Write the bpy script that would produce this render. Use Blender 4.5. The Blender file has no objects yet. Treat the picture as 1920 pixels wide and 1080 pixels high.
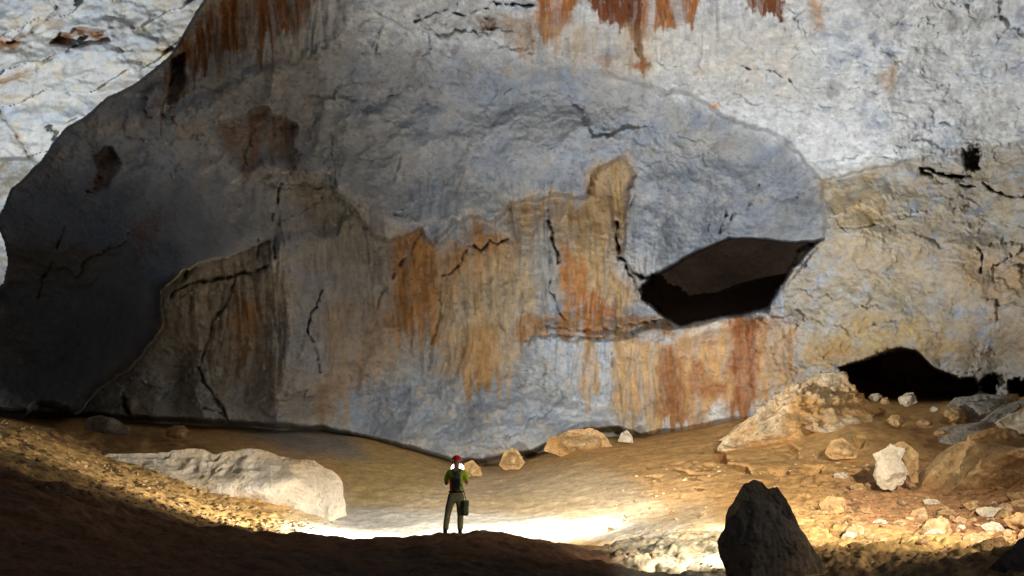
import bpy, bmesh, math, random
import numpy as np
from mathutils import Vector, Matrix
C = bpy.context.scene
random.seed(7); RS = np.random.RandomState(11)

# ------------------------------------------------------------------ camera
F = 1867.0; EYE = 1.2
PITCH = math.atan((900-540)/F)
cp, sp = math.cos(PITCH), math.sin(PITCH)
cam = bpy.data.cameras.new('camera'); cam.sensor_width = 36; cam.lens = 36*F/1920
cam.clip_end = 2000; cam.clip_start = 0.1
camo = bpy.data.objects.new('camera', cam); C.collection.objects.link(camo)
camo.location = (0, 0, EYE); camo.rotation_euler = (math.pi/2+PITCH, 0, 0)
C.camera = camo
# ------------------------------------------------------------------ world: faint daylight from the cave mouth behind the viewer
w = bpy.data.worlds.new('World'); C.world = w; w.use_nodes = True
nt = w.node_tree; bg = nt.nodes['Background']
sky = nt.nodes.new('ShaderNodeTexSky'); sky.sky_type = 'NISHITA'; sky.sun_disc = False
sky.sun_elevation = math.radians(35); sky.sun_rotation = math.radians(180)
nt.links.new(sky.outputs[0], bg.inputs[0]); bg.inputs[1].default_value = 0.012
C.view_settings.view_transform = 'Standard'; C.view_settings.look = 'None'
C.view_settings.exposure = 0; C.view_settings.gamma = 1

def at(px, py, Y):
    a = (px-960)/F; b = (540-py)/F
    t = Y/(cp-b*sp)
    return Vector((a*t, Y, EYE+t*(sp+b*cp)))
def at_np(px, py, Y):
    a = (px-960)/F; b = (540-py)/F
    t = Y/(cp-b*sp)
    return a*t, Y, EYE+t*(sp+b*cp)
def proj(X, Y, Z):
    z = Z-EYE; d = Y*cp+z*sp; u = -Y*sp+z*cp
    return 960+F*X/d, 540-F*u/d

def lamp(name, kind, loc, power, color, target=None, size=0.15, cone=120, blend=1.0):
    l = bpy.data.lights.new(name, kind); l.energy = power; l.color = color; l.shadow_soft_size = size
    if kind == 'SPOT': l.spot_size = math.radians(cone); l.spot_blend = blend
    o = bpy.data.objects.new(name, l); o.location = loc
    if target is not None:
        o.rotation_euler = (Vector(target)-Vector(loc)).to_track_quat('-Z', 'Y').to_euler()
    C.collection.objects.link(o); return o
LP = at(847, 946, 33.5)           # the floodlight stands in the hollow behind the crest
def aim(az, el): az, el = math.radians(az), math.radians(el); return LP+Vector((math.sin(az)*math.cos(el), math.cos(az)*math.cos(el), math.sin(el)))
lamp('flood_beam_left', 'SPOT', LP, 20000, (1, .92, .80), aim(-78, -38), size=.08, cone=124, blend=1)
lamp('flood_beam_right', 'SPOT', LP, 11500, (1, .94, .84), aim(38, -26), size=.08, cone=168, blend=.9)
LQ = at(1418, 918, 25)
lamp('crest_fill_hidden', 'POINT', at(1010, 1012, 28), 420, (1, .93, .80), size=.05)  # added fill lamp hidden behind the crest, brightens the sand to the right
lamp('side_fill_hidden', 'SPOT', LQ, 450, (1, .88, .68), LQ+Vector((-.8, 4, -1.2)), size=.08, cone=165, blend=.7)  # added lamp hidden behind the dark boulder, brightens the right slope
lamp('bank_fill_hidden', 'SPOT', at(1424, 935, 17.7), 1100, (1, .93, .80), at(1270, 1035, 20.5), size=.06, cone=95, blend=1)  # another added lamp behind the boulder, lights the near face of the bank
lamp('near_slope_fill', 'SPOT', (13, 12, 4.5), 2600, (1, .86, .68), (8.2, 18.5, 0), size=.1, cone=75, blend=1)  # unseen lamp added off to the right, lifts the nearest ground
lamp('slope_fill_unseen', 'SPOT', (10, 8, 7.5), 50000, (1, .88, .72), at(1340, 950, 35), size=.15, cone=48, blend=1)  # unseen lamp added high on the right as fill for slope and floor
lamp('flood_beam_wall', 'SPOT', LP, 33000, (.82, .91, 1.0), at(1330, 110, 48), size=.08, cone=98, blend=1.0)
lamp('flood_beam_side_chamber', 'SPOT', at(-420, 420, 60), 34000, (.95, .98, 1), at(150, 90, 82), size=.3, cone=100, blend=.6)

lamp('vault_key_unseen', 'SPOT', (29, 33, 6), 30000, (.84, .93, 1.0), at(1440, 170, 50), size=.15, cone=64, blend=1)  # added key lamp out of view, brightens the vault from the right
# ------------------------------------------------------------------ numpy helpers
_perm = RS.permutation(256); _perm = np.concatenate([_perm, _perm, _perm])
_g = RS.rand(256)*2*np.pi; _gx = np.cos(_g); _gy = np.sin(_g)
def noise(x, y):
    xi = np.floor(x).astype(int); yi = np.floor(y).astype(int)
    xf = x-xi; yf = y-yi
    u = xf*xf*xf*(xf*(xf*6-15)+10); v = yf*yf*yf*(yf*(yf*6-15)+10)
    def g(ix, iy, dx, dy):
        h = _perm[(_perm[ix & 255]+iy) & 255]
        return _gx[h]*dx+_gy[h]*dy
    a = g(xi, yi, xf, yf); b = g(xi+1, yi, xf-1, yf)
    c = g(xi, yi+1, xf, yf-1); d = g(xi+1, yi+1, xf-1, yf-1)
    return ((a+(b-a)*u)*(1-v)+(c+(d-c)*u)*v)*1.5
def fbm(x, y, o=4, gain=.5, seed=0):
    s = 0; a = 1; t = 0
    for i in range(o):
        s = s+a*noise(x*2**i+17.3*i+seed*31.7, y*2**i+9.1*i+seed*13.3); t += a; a *= gain
    return s/t
def ridged(x, y, o=4, gain=.5, seed=0):
    s = 0; a = 1; t = 0
    for i in range(o):
        s = s+a*(1-2*np.abs(noise(x*2**i+5.3*i+seed*11.7, y*2**i+3.1*i+seed*23.3))); t += a; a *= gain
    return s/t
def facets(x, y, cell, seed, ax=1.0):
    """piecewise tilted planes with sharp joins, as broken limestone has"""
    rr = np.random.RandomState(seed); T = rr.rand(64, 64, 5); x = x/cell; y = y/cell/ax; xi = np.floor(x).astype(int); yi = np.floor(y).astype(int)
    best = np.full(x.shape, 1e9); out = np.zeros(x.shape)
    for i in (-1, 0, 1):
        for j in (-1, 0, 1):
            t = T[(xi+i) & 63, (yi+j) & 63]; dx = x-(xi+i+t[...,0]); dy = y-(yi+j+t[...,1]); d = dx*dx+dy*dy; m = d < best
            best = np.where(m, d, best); out = np.where(m, (t[...,2]-.5)+(t[...,3]-.5)*dx*1.6+(t[...,4]-.5)*dy*1.6, out)
    return out
def ss(x, a, b):
    t = np.clip((x-a)/(b-a), 0, 1); return t*t*(3-2*t)
def seg_dist(x, y, pts, closed):
    d = np.full(x.shape, 1e9); n = len(pts)
    for i in range(n if closed else n-1):
        ax, ay = pts[i][:2]; bx, by = pts[(i+1) % n][:2]
        vx, vy = bx-ax, by-ay; L = vx*vx+vy*vy+1e-9
        t = np.clip(((x-ax)*vx+(y-ay)*vy)/L, 0, 1)
        d = np.minimum(d, (x-ax-t*vx)**2+(y-ay-t*vy)**2)
    return np.sqrt(d)
def in_poly(x, y, pts):
    r = np.zeros(x.shape, bool); n = len(pts)
    for i in range(n):
        ax, ay = pts[i]; bx, by = pts[(i+1) % n]
        if ay == by: continue
        c = ((ay > y) != (by > y)) & (x < (bx-ax)*(y-ay)/(by-ay)+ax)
        r ^= c
    return r
def region(x, y, pts, soft):
    """soft inside-mask of a polygon, 1 inside"""
    out = np.zeros(x.shape)
    P = np.array(pts); m = (x > P[:,0].min()-soft*2) & (x < P[:,0].max()+soft*2) & (y > P[:,1].min()-soft*2) & (y < P[:,1].max()+soft*2)
    if not m.any(): return out
    xs, ys = x[m], y[m]; d = seg_dist(xs, ys, pts, True); d = np.where(in_poly(xs, ys, pts), -d, d)
    out[m] = 1-ss(d, -soft, soft); return out
def sdist(x, y, pts, reach=200):
    out = np.full(x.shape, float(reach))
    P = np.array(pts); m = (x > P[:,0].min()-reach) & (x < P[:,0].max()+reach) & (y > P[:,1].min()-reach) & (y < P[:,1].max()+reach)
    xs, ys = x[m], y[m]; d = seg_dist(xs, ys, pts, True); out[m] = np.where(in_poly(xs, ys, pts), -d, np.minimum(d, reach)); return out
def line(x, y, pts, w):
    """gaussian groove along a polyline, tapering to its ends"""
    out = np.zeros(x.shape); P = np.array(pts); r = w*3
    m = (x > P[:,0].min()-r) & (x < P[:,0].max()+r) & (y > P[:,1].min()-r) & (y < P[:,1].max()+r)
    if not m.any(): return out
    d = seg_dist(x[m], y[m], pts, False); out[m] = np.exp(-(d/w)**2); return out
def tps_fit(P, z, reg=1e-4):
    P = np.array(P, float); n = len(P)
    r = np.sqrt(((P[:,None]-P[None])**2).sum(-1)); K = np.where(r > 0, r*r*np.log(r+1e-12), 0)+reg*np.eye(n)
    A = np.zeros((n+3, n+3)); A[:n,:n] = K; A[:n,n] = 1; A[:n,n+1:] = P; A[n,:n] = 1; A[n+1:,:n] = P.T
    s = np.linalg.solve(A, np.concatenate([z, [0,0,0]])); return P, s
def tps_eval(fit, x, y):
    P, s = fit; n = len(P); out = s[n]+s[n+1]*x+s[n+2]*y
    for i in range(n):
        r2 = (x-P[i,0])**2+(y-P[i,1])**2+1e-12; out = out+s[i]*r2*.5*np.log(r2)
    return out
def mix(c, col, m):
    return c*(1-m[...,None])+np.array(col, float)*m[...,None]

# ------------------------------------------------------------------ object helpers
def tag(o, label=None, cat=None, group=None, kind=None):
    if label: o['label'] = label
    if cat: o['category'] = cat
    if group: o['group'] = group
    if kind: o['kind'] = kind
    return o
def mesh_obj(name, V, Fc, mat, parent=None, col=None, smooth=True):
    me = bpy.data.meshes.new(name); V = np.asarray(V, np.float32); Fc = np.asarray(Fc, np.int32)
    me.vertices.add(len(V)); me.vertices.foreach_set('co', V.ravel())
    k = Fc.shape[1]; me.loops.add(Fc.size); me.loops.foreach_set('vertex_index', Fc.ravel())
    me.polygons.add(len(Fc)); me.polygons.foreach_set('loop_start', np.arange(0, Fc.size, k, dtype=np.int32))
    me.polygons.foreach_set('loop_total', np.full(len(Fc), k, np.int32))
    me.update(calc_edges=True)
    if smooth: me.polygons.foreach_set('use_smooth', np.ones(len(Fc), bool))
    if col is not None:
        a = me.color_attributes.new('stain_and_shade', 'FLOAT_COLOR', 'POINT')
        c4 = np.ones((len(V), 4), np.float32); c4[:,:3] = col; a.data.foreach_set('color', c4.ravel())
    me.materials.append(mat)
    o = bpy.data.objects.new(name, me); C.collection.objects.link(o)
    if parent: o.parent = parent
    return o
def grid_faces(nr, nc):
    i = np.arange(nr*nc).reshape(nr, nc)
    return np.stack([i[:-1,:-1], i[1:,:-1], i[1:,1:], i[:-1,1:]], -1).reshape(-1, 4)

# ------------------------------------------------------------------ materials
def rock_mat(name, base=None, scale=2.0, bump=.35, dist=.08, vary=.25, rough=.9, fine=9.0):
    m = bpy.data.materials.new(name); m.use_nodes = True; n = m.node_tree; N = n.nodes; L = n.links
    b = N['Principled BSDF']; b.inputs['Roughness'].default_value = rough
    b.inputs['Specular IOR Level'].default_value = .25
    tc = N.new('ShaderNodeTexCoord')
    n1 = N.new('ShaderNodeTexNoise'); n1.inputs['Scale'].default_value = scale; n1.inputs['Detail'].default_value = 9; n1.inputs['Roughness'].default_value = .68
    n2 = N.new('ShaderNodeTexNoise'); n2.inputs['Scale'].default_value = scale*.35; n2.inputs['Detail'].default_value = 6
    n3 = N.new('ShaderNodeTexNoise'); n3.inputs['Scale'].default_value = fine; n3.inputs['Detail'].default_value = 5; n3.inputs['Roughness'].default_value = .7
    for q in (n1, n2, n3): L.new(tc.outputs['Object'], q.inputs['Vector'])
    mr = N.new('ShaderNodeMapRange'); mr.inputs[1].default_value = .3; mr.inputs[2].default_value = .7
    mr.inputs[3].default_value = 1-vary; mr.inputs[4].default_value = 1+vary; L.new(n1.outputs[0], mr.inputs[0])
    mr2 = N.new('ShaderNodeMapRange'); mr2.inputs[1].default_value = .3; mr2.inputs[2].default_value = .7
    mr2.inputs[3].default_value = 1-vary*.6; mr2.inputs[4].default_value = 1+vary*.6; L.new(n3.outputs[0], mr2.inputs[0])
    mm = N.new('ShaderNodeMath'); mm.operation = 'MULTIPLY'; L.new(mr.outputs[0], mm.inputs[0]); L.new(mr2.outputs[0], mm.inputs[1])
    vm = N.new('ShaderNodeVectorMath'); vm.operation = 'SCALE'; L.new(mm.outputs[0], vm.inputs['Scale'])
    if base is None:
        at_ = N.new('ShaderNodeAttribute'); at_.attribute_name = 'stain_and_shade'; L.new(at_.outputs['Color'], vm.inputs[0])
    else:
        cr = N.new('ShaderNodeMix'); cr.data_type = 'RGBA'
        cr.inputs[6].default_value = (*base[0], 1); cr.inputs[7].default_value = (*base[1], 1)
        m3 = N.new('ShaderNodeMapRange'); m3.inputs[1].default_value = .38; m3.inputs[2].default_value = .62; L.new(n2.outputs[0], m3.inputs[0])
        L.new(m3.outputs[0], cr.inputs[0]); L.new(cr.outputs[2], vm.inputs[0])
    n4 = N.new('ShaderNodeTexNoise'); n4.inputs['Scale'].default_value = fine*.55; n4.inputs['Detail'].default_value = 8; n4.inputs['Roughness'].default_value = .72; n4.inputs['Distortion'].default_value = .6
    L.new(tc.outputs['Object'], n4.inputs['Vector'])
    m4 = N.new('ShaderNodeMapRange'); m4.inputs[1].default_value = .36; m4.inputs[2].default_value = .47; m4.inputs[3].default_value = 1-vary*1.6; m4.inputs[4].default_value = 1.03; L.new(n4.outputs[0], m4.inputs[0])
    v4 = N.new('ShaderNodeVectorMath'); v4.operation = 'SCALE'; L.new(vm.outputs[0], v4.inputs[0]); L.new(m4.outputs[0], v4.inputs['Scale'])
    L.new(v4.outputs[0], b.inputs['Base Color'])
    ad = N.new('ShaderNodeMath'); ad.operation = 'ADD'; L.new(n1.outputs[0], ad.inputs[0])
    ms = N.new('ShaderNodeMath'); ms.operation = 'MULTIPLY'; ms.inputs[1].default_value = .35; L.new(n3.outputs[0], ms.inputs[0]); L.new(ms.outputs[0], ad.inputs[1])
    bp = N.new('ShaderNodeBump'); bp.inputs['Strength'].default_value = bump; bp.inputs['Distance'].default_value = dist
    L.new(ad.outputs[0], bp.inputs['Height']); L.new(bp.outputs[0], b.inputs['Normal'])
    return m
def cloth(name, col, rough=.85, sc=60, vary=.25):
    return rock_mat(name, (tuple(c*.8 for c in col), tuple(min(1, c*1.15) for c in col)), scale=sc*.2, bump=.15, dist=.004, vary=vary, rough=rough, fine=sc)
M_wall = rock_mat('limestone', scale=.9, bump=.35, dist=.2, vary=.13, fine=5)
M_floor = rock_mat('clay_and_sand', scale=2.5, bump=.6, dist=.10, vary=.22, fine=14)

# ================================================================== CAVE WALL
def axis(segs):
    out = [np.arange(a, b, s) for a, b, s in segs]; return np.concatenate(out+[np.array([segs[-1][1]])])
xs = axis([(-900,-60,14), (-60,1990,1.9), (1990,2900,14)])
ys = axis([(-700,-40,14), (-40,905,1.9), (905,1000,8)])
PX, PY = np.meshgrid(xs, ys)
# domain warp so that outlines are ragged
wx = fbm(PX/45, PY/45, 4, seed=1)*9+fbm(PX/9, PY/9, 2, seed=5)*2.2
wy = fbm(PX/45, PY/45, 4, seed=2)*9+fbm(PX/9, PY/9, 2, seed=6)*2.2
QX, QY = PX+wx, PY+wy
wx2 = fbm(PX/60, PY/70, 6, .62, seed=3)*34; wy2 = fbm(PX/50, PY/60, 6, .62, seed=4)*34
ctrl = [(-800,-600,36),(-300,-300,42),(400,-400,42),(1000,-400,36),(1600,-400,31),(2200,-400,27),(2800,-300,22),
 (-800,400,30),(-300,100,42),(-300,500,36),(-300,800,38),(400,0,57),(700,0,55),(1000,0,51),(1300,0,47),(1600,0,44),(1920,0,41),(2300,0,36),
 (300,150,55),(600,150,60),(900,150,59),(1150,140,56),(1500,220,52),(1750,250,50),(1920,250,47),
 (0,450,47),(150,300,49),(90,600,47.5),(180,600,45),(280,560,40.5),(340,580,37),(400,560,38),(220,660,41.5),(300,700,38),(440,640,44),(130,740,44),(0,760,46.5),(250,400,47),(350,250,54),(400,440,49),
 (480,340,57),(560,480,59),(600,600,60),(560,780,60),(600,400,61),(600,700,60),(750,300,61),(900,400,61),(900,600,60),(850,860,59),(1000,780,58),
 (1100,330,60),(1100,700,58),(1250,700,56),(1250,350,58),(1400,400,57),(1400,720,54),
 (1560,450,51),(1700,600,50),(1900,450,46),(1900,740,49),(1600,720,51),(2100,500,38),(2300,700,32),(2800,500,24),(1200,900,57),(1700,900,50)]
fit = tps_fit([(a/300, b/300) for a, b, _ in ctrl], np.array([c for _, _, c in ctrl], float), 1e-3)
D = tps_eval(fit, PX/300, PY/300)
lat = np.clip(D, 20, 90)
# --- large steps
# left lobe overhanging the recess (its rim curls back)
lobe = [(-900,-200),(-100,250),(0,330),(300,200),(440,330),(500,345),(525,370),(512,445),(430,478),(342,508),(300,545),(305,600),(283,650),(232,700),(180,738),(150,775),(60,790),(-900,840)]
d = sdist(QX, QY, lobe, 120); dlobe = d
D = np.where((PY > 300) & (PX < 900), D+(np.maximum(58.5, D)-D)*ss(d, 0, 1.6)*ss(PY, 330, 470)*(1-ss(PX, 480, 640)), D)
# bright vault above, recess below (the sweeping edge on the right)
rec = [(640,330),(720,215),(900,160),(1030,118),(1150,140),(1215,160),(1300,178),(1350,212),(1400,232),(1450,248),(1500,288),(1530,330),(1546,342),(1546,450),(1500,470),(1470,540),(1440,575),(1300,610),(1000,640),(700,640)]
d = sdist(QX, QY, rec, 160)
east = ss(PX, 1050, 1400)
D += (0.15+3.2*east)*(1-ss(d, -7, 4)) + 1.5*(1-ss(d, -90, 0))*east
# overhang band line on the right: wall below steps back
low = [(1546,338),(1620,318),(1700,300),(1800,285),(1930,266),(2900,180),(2900,1100),(900,1100),(900,640),(1300,612),(1440,580),(1500,500),(1546,450)]
d = sdist(QX, QY, low, 140)
D += (0.9*(1-ss(d, -6, 5))+.8*(1-ss(d, -110, 0)))*ss(PX, 1300, 1560)
man = [(300,545),(345,512),(430,480),(512,445),(524,375),(560,345),(620,348),(665,395),(690,440),(735,452),(790,432),(815,455),(850,415),(900,405),(930,420),(965,380),(1050,372),(1105,360),(1130,315),(1165,298),(1185,330),(1168,420),(1170,470),(1205,560),(1260,612),(1150,640),(1000,636),(950,730),(800,730),(640,820),(300,830)]
d = sdist(QX+wx2*.4, QY+wy2*.4, man, 160); up = ss(d, -2, 6)*(1-ss(d, 6, 110))*(1-ss(PY, 500, 560))*ss(PX, 480, 620)
D += 1.1*(1-ss(d, -7, 4))*ss(PX, 500, 640)*(1-ss(PY, 560, 720)) - .9*up
# upper left shelf under the ceiling: (390,0)-(340,100)
shelf = [(470,-60),(420,20),(365,62),(335,95),(325,185),(300,210),(390,190),(480,130),(560,120),(640,60),(640,-60)]
D += .7*region(QX+wx, QY+wy, shelf, 14)
D += 2.0*region(QX, QY, [(322,105),(345,100),(345,150),(330,190),(312,195),(316,150)], 5)
# smaller alcoves
for pts, a, s in [([(415,240),(470,215),(505,203),(545,240),(560,290),(545,310),(500,300),(470,325),(430,300)], 1.6, 9),
                  ([(175,290),(200,275),(232,295),(215,320),(195,350),(170,365),(185,320)], 1.1, 6),
                  ([(430,345),(470,330),(620,335),(660,400),(600,430),(520,450),(440,420)], 1.0, 14),
                  ([(100,62),(150,50),(205,62),(200,80),(90,84)], 1.2, 3),
                  ([(725,500),(740,440),(790,432),(830,415),(900,405),(960,450),(960,620),(940,725),(880,730),(820,715),(805,640),(730,610)], .3, 12),
                  ([(955,380),(1010,368),(1100,362),(1130,310),(1165,300),(1180,330),(1165,420),(1160,480),(1195,545),(1250,600),(1150,612),(1040,600),(960,640)], .3, 14),
                  ([(780,30),(870,15),(930,40),(1000,30),(990,105),(880,60),(800,60)], .5, 5),
                  ([(1805,283),(1835,280),(1835,318),(1820,318)], 2.2, 4)]:
    D += a*region(PX+wx2, PY+wy2*.8, pts, s)
# the dark hollow on the right: floor ledge in front, smooth roof
hol = [(1205,535),(1225,515),(1270,492),(1320,465),(1370,446),(1410,445),(1470,452),(1530,452),(1546,447),(1520,470),(1490,500),(1478,525),(1455,545),(1440,575),(1400,590),(1340,598),(1275,612),(1240,590),(1205,560)]
hw = ss(PX, 1380, 1450)*ss(PY, 460, 500)
d = sdist(PX+wx*.6+wx2*.6*hw, PY+wy*.6+wy2*.6*hw, hol, 80)
D += 7*(1-ss(d, -5, 3))
led = ss(PX, 1200, 1300)*(1-ss(PX, 1380, 1450))*np.exp(-((PY-(612-(PX-1270)*.16)-14)/26)**2)
D -= 1.2*led*(d > -2)
# blue-grey bulge left of the hollow, with a deep slot on its left
bul = [(1165,420),(1175,380),(1210,330),(1300,300),(1430,280),(1520,330),(1546,345),(1546,447),(1470,450),(1400,443),(1320,465),(1250,505),(1225,520),(1190,495),(1170,460)]
d = sdist(PX+wx*.4, PY+wy*.4, bul, 100)
D -= 1.6*(1-ss(d, -120, 12))
# right dark mouth above the scree
mouth = [(1575,690),(1600,682),(1630,672),(1660,662),(1690,652),(1715,655),(1735,675),(1750,690),(1780,700),(1800,710),(1830,706),(1838,730),(1800,760),(1700,780),(1620,760)]
d = sdist(QX*.5+PX*.5, QY*.5+PY*.5, mouth, 60); D += 9*(1-ss(d, -9, 3))
holes = 0
for cx, cy, r in [(1857,720,17),(1908,728,17),(1935,722,16)]:
    hm = 1-ss(np.hypot((PX-cx+wx), (PY-cy+wy)*(1.1 if PX is None else 1.0))+fbm(PX/8, PY/8, 2, seed=160)*7, r-4, r+2); D += 4*hm; holes = np.maximum(holes, hm)
for pts in ([(60,700+60),(75,755),(130,765),(150,800),(40,800)],):
    D += 3*region(QX, QY, pts, 6)
# overhanging foot of the wall: undercut just above the floor
base = [(-900,768),(0,772),(160,782),(300,790),(430,797),(600,808),(700,828),(780,848),(850,868),(900,872),(1000,850),(1100,812),(1160,808),(1200,822),(1300,806),(1380,790),(2900,760)]
bx = np.interp(PX, [p[0] for p in base], [p[1] for p in base])
D += 3.5*ss(PY-bx+wy*.5, -12, 3)*(1-.6*ss(PX, 1150, 1300))
# --- cracks and slots: (points, width px, depth m)
cracks = [
 ([(1028,388),(1030,420),(1040,460),(1046,490)], 4.5, 2.2),([(1030,470),(1032,540),(1045,580),(1058,600)], 3, 1.4),
 ([(1158,418),(1156,440),(1164,480),(1180,505),(1205,520),(1228,518)], 7, 3.0),([(1168,490),(1190,530),(1205,560),(1260,604)], 4.5, 2.0),
 ([(878,462),(888,460),(900,470),(912,462),(920,447),(935,458),(955,447)], 4, 1.8),([(876,468),(862,495),(845,512),(828,520),(824,560),(826,600),(812,628)], 3, 1.4),
 ([(790,433),(770,470),(740,510),(730,535),(712,562),(708,578)], 3.5, 1.3),([(812,630),(806,690),(812,715)], 3.5, 1.0),
 ([(604,545),(596,575),(580,590),(575,620),(590,645),(596,675)], 4, 1.8),([(600,685),(602,700)], 4, 1.5),([(515,448),(514,485),(500,500),(470,512)], 4.5, 1.6),
 ([(526,345),(520,380),(510,410),(505,440)], 4, 1.3),([(470,510),(420,520),(370,528),(335,540),(318,560)], 5, 1.8),([(485,445),(482,480)], 3, 1),
 ([(440,520),(430,560),(400,600),(385,650),(375,690)], 3, 1.2),([(370,690),(385,720),(410,755),(430,790)], 6, 1.6),([(380,765),(420,780)], 4, 1.2),
 ([(350,510),(340,525)], 5, 1.5),([(1362,395),(1358,420),(1350,440),(1380,400)], 4, 1.4),([(1425,345),(1415,365),(1400,395)], 3, .9),([(1192,365),(1184,385)], 4, 1.2),
 ([(1335,405),(1328,430)], 2.5, .8),([(1500,360),(1490,380)], 3, .8),([(1025,612),(1080,618),(1150,616),(1210,604),(1260,606)], 5, 1.2),
 ([(1180,625),(1230,640),(1262,632)], 3, .8),([(1832,462),(1842,480),(1838,508)], 4, 1.3),([(1728,315),(1745,318),(1760,328),(1780,330),(1822,328)], 6, 2.2),
 ([(1730,322),(1748,332)], 6, 2),([(1800,345),(1825,352)], 5, 1.8),([(1845,345),(1870,362),(1900,368),(1935,370)], 5, 1.8),([(1385,125),(1415,128),(1450,133),(1480,150),(1500,172)], 2.4, .7),
 ([(1528,185),(1535,200),(1560,203)], 2.6, .7),([(1570,295),(1600,298)], 3, .8),([(1455,178),(1482,176)], 2.4, .6),([(705,105),(710,55),(698,85)], 3, .8),([(680,102),(712,102)], 3, .9),
 ([(780,38),(810,25),(835,18),(870,28),(915,14)], 3.5, 1.1),([(920,4),(960,8),(1000,10)], 6, 1.5),([(725,180),(748,176)], 2.6, .8),([(742,245),(755,236)], 3, 1),
 ([(1000,275),(1030,277),(1052,268)], 2.6, .7),([(735,350),(748,320),(752,290)], 2.6, .7),([(622,250),(624,300),(628,345)], 3, .8),([(540,345),(600,352),(625,345)], 3, .8),
 ([(945,620),(925,600),(915,570)], 2.2, .6),([(960,500),(975,520),(980,560)], 2.2, .6),([(1146,628),(1148,680),(1146,740),(1160,790)], 2.6, .6),([(980,640),(1050,628),(1140,632)], 3, .8),
 ([(1545,340),(1580,345),(1600,340)], 2, .6),([(1560,425),(1600,428),(1640,420)], 2.4, .6),([(1610,620),(1640,608),(1680,600)], 2.4, .6),([(1900,265),(1935,262)], 6, 1.5),
 ([(230,745),(240,780)], 9, 2.0),([(120,430),(95,500),(70,560)], 3, .6),([(88,500),(80,530)], 5, .8),([(110,15),(60,60),(0,85)], 3, .9),([(225,95),(260,90),(318,94)], 2.2, .6),
 ([(0,210),(30,250),(55,290)], 3, .8),([(1180,0),(1185,60),(1200,120)], 3, .7),([(905,30),(935,42),(915,60)], 5, 1),([(520,420),(560,400),(600,380),(615,350)], 2.5, .9),
 ([(328,110),(322,150),(316,180)], 6, 1.2),([(210,30),(150,70),(100,80)], 2.5, .4),([(560,300),(545,322),(530,310)], 5, .8),([(1700,30),(1660,60)], 3, .5)]
crk = np.zeros(PX.shape)
ZX = PX+fbm(PX/30, PY/30, 4, .55, seed=8)*8; ZY = PY+fbm(PX/30, PY/30, 4, .55, seed=9)*8
CW = ss(fbm(PX/18, PY/18, 2, seed=18), -.3, .4); CB = ss(fbm(PX/22, PY/22, 3, seed=19), -.25, .1)
for pts, wd, dp in cracks:
    g = np.maximum(.7*line(ZX, ZY, pts, wd*.25), CW*line(ZX, ZY, pts, wd*.55)); g = g*(.12+.88*CB if dp < 1.7 else .5+.5*CB); D += dp*.8*g; crk = np.maximum(crk, g*min(1, dp/1.4))
# --- drapery fluting where the rock is curtained
flute = np.zeros(PX.shape)
for pts, s in [([(330,60),(420,0),(640,-20),(640,90),(560,130),(400,120),(340,140)], 25), ([(430,340),(700,380),(740,560),(620,700),(400,740),(320,560),(500,440)], 40),
               ([(730,430),(1180,330),(1260,610),(1300,800),(1150,800),(960,640),(930,725),(820,715),(720,600)], 25), ([(960,0),(1420,-20),(1420,80),(1190,130),(980,100)], 25),
               ([(720,330),(1050,330),(1120,340),(950,380),(760,420)], 30)]:
    flute = np.maximum(flute, region(PX, PY, pts, s))
bend = fbm(PX/140, PY/320, 3, seed=12)*26
st1 = ridged((PX+bend)/26, PY/170, 3, seed=13); st2 = fbm((PX+bend)/7, PY/60, 3, seed=14)
D += flute*(st1*.42+st2*.06)
CALM = 1-.45*region(PX, PY, [(1050,60),(1560,20),(2100,20),(2100,700),(1560,640),(1546,340),(1350,210)], 60)-.5*region(PX, PY, [(-100,300),(400,330),(500,440),(300,560),(300,640),(150,780),(-100,780)], 40)
# --- general rock relief, in metres
FX, FY = PX+fbm(PX/40, PY/40, 4, .6, seed=26)*26, PY+fbm(PX/40, PY/40, 4, .6, seed=27)*26
CALM = CALM*(1-.8*region(PX, PY, hol, 6))
sm = (1-.8*flute)*(1-.75*region(PX, PY, bul, 20))*(1-.9*region(PX, PY, hol, 6))*(1-.6*region(PX, PY, [(-100,250),(400,330),(500,440),(300,560),(300,640),(150,780),(-100,780)], 40))*(.45+.55*ss(fbm(PX/170, PY/140, 3, seed=28), -.25, .25))
D += sm*(facets(FX, FY, 210, 5, .5)*.9*(1-.6*(PX > 1100)*ss(PX, 1100, 1300))+facets(FX, FY, 60, 6, .55)*.22+facets(FX, FY, 17, 7, .7)*.07)
D += fbm(PX/260, PY/200, 3, seed=20)*1.6*(1-.4*flute)
D += -ridged(QX/85, QY/60, 5, .5, seed=21)*.38*(1-.5*flute)*CALM
D += fbm(PX/420, PY/260, 2, seed=29)*3.0
fold = region(PX, PY, [(280,180),(700,90),(1080,120),(1250,300),(1000,640),(1100,820),(500,800),(300,760)], 90)
D -= fold*(np.abs(fbm(QX/150, QY/210, 2, .4, seed=33))*-2.6+.5)*(1-.4*flute)
D += (fbm(PX/26, PY/20, 4, .6, seed=22)*.17+fbm(PX/7, PY/6, 3, .6, seed=23)*.045)*CALM
bed = ridged(PX/160, (PY+PX*-.08)/10, 3, seed=24)*region(PX, PY, [(1200,100),(1546,60),(2000,60),(2000,320),(1560,330),(1400,210)], 60)
D -= bed*.07
X, Y, Z = at_np(PX, PY, D)
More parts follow.
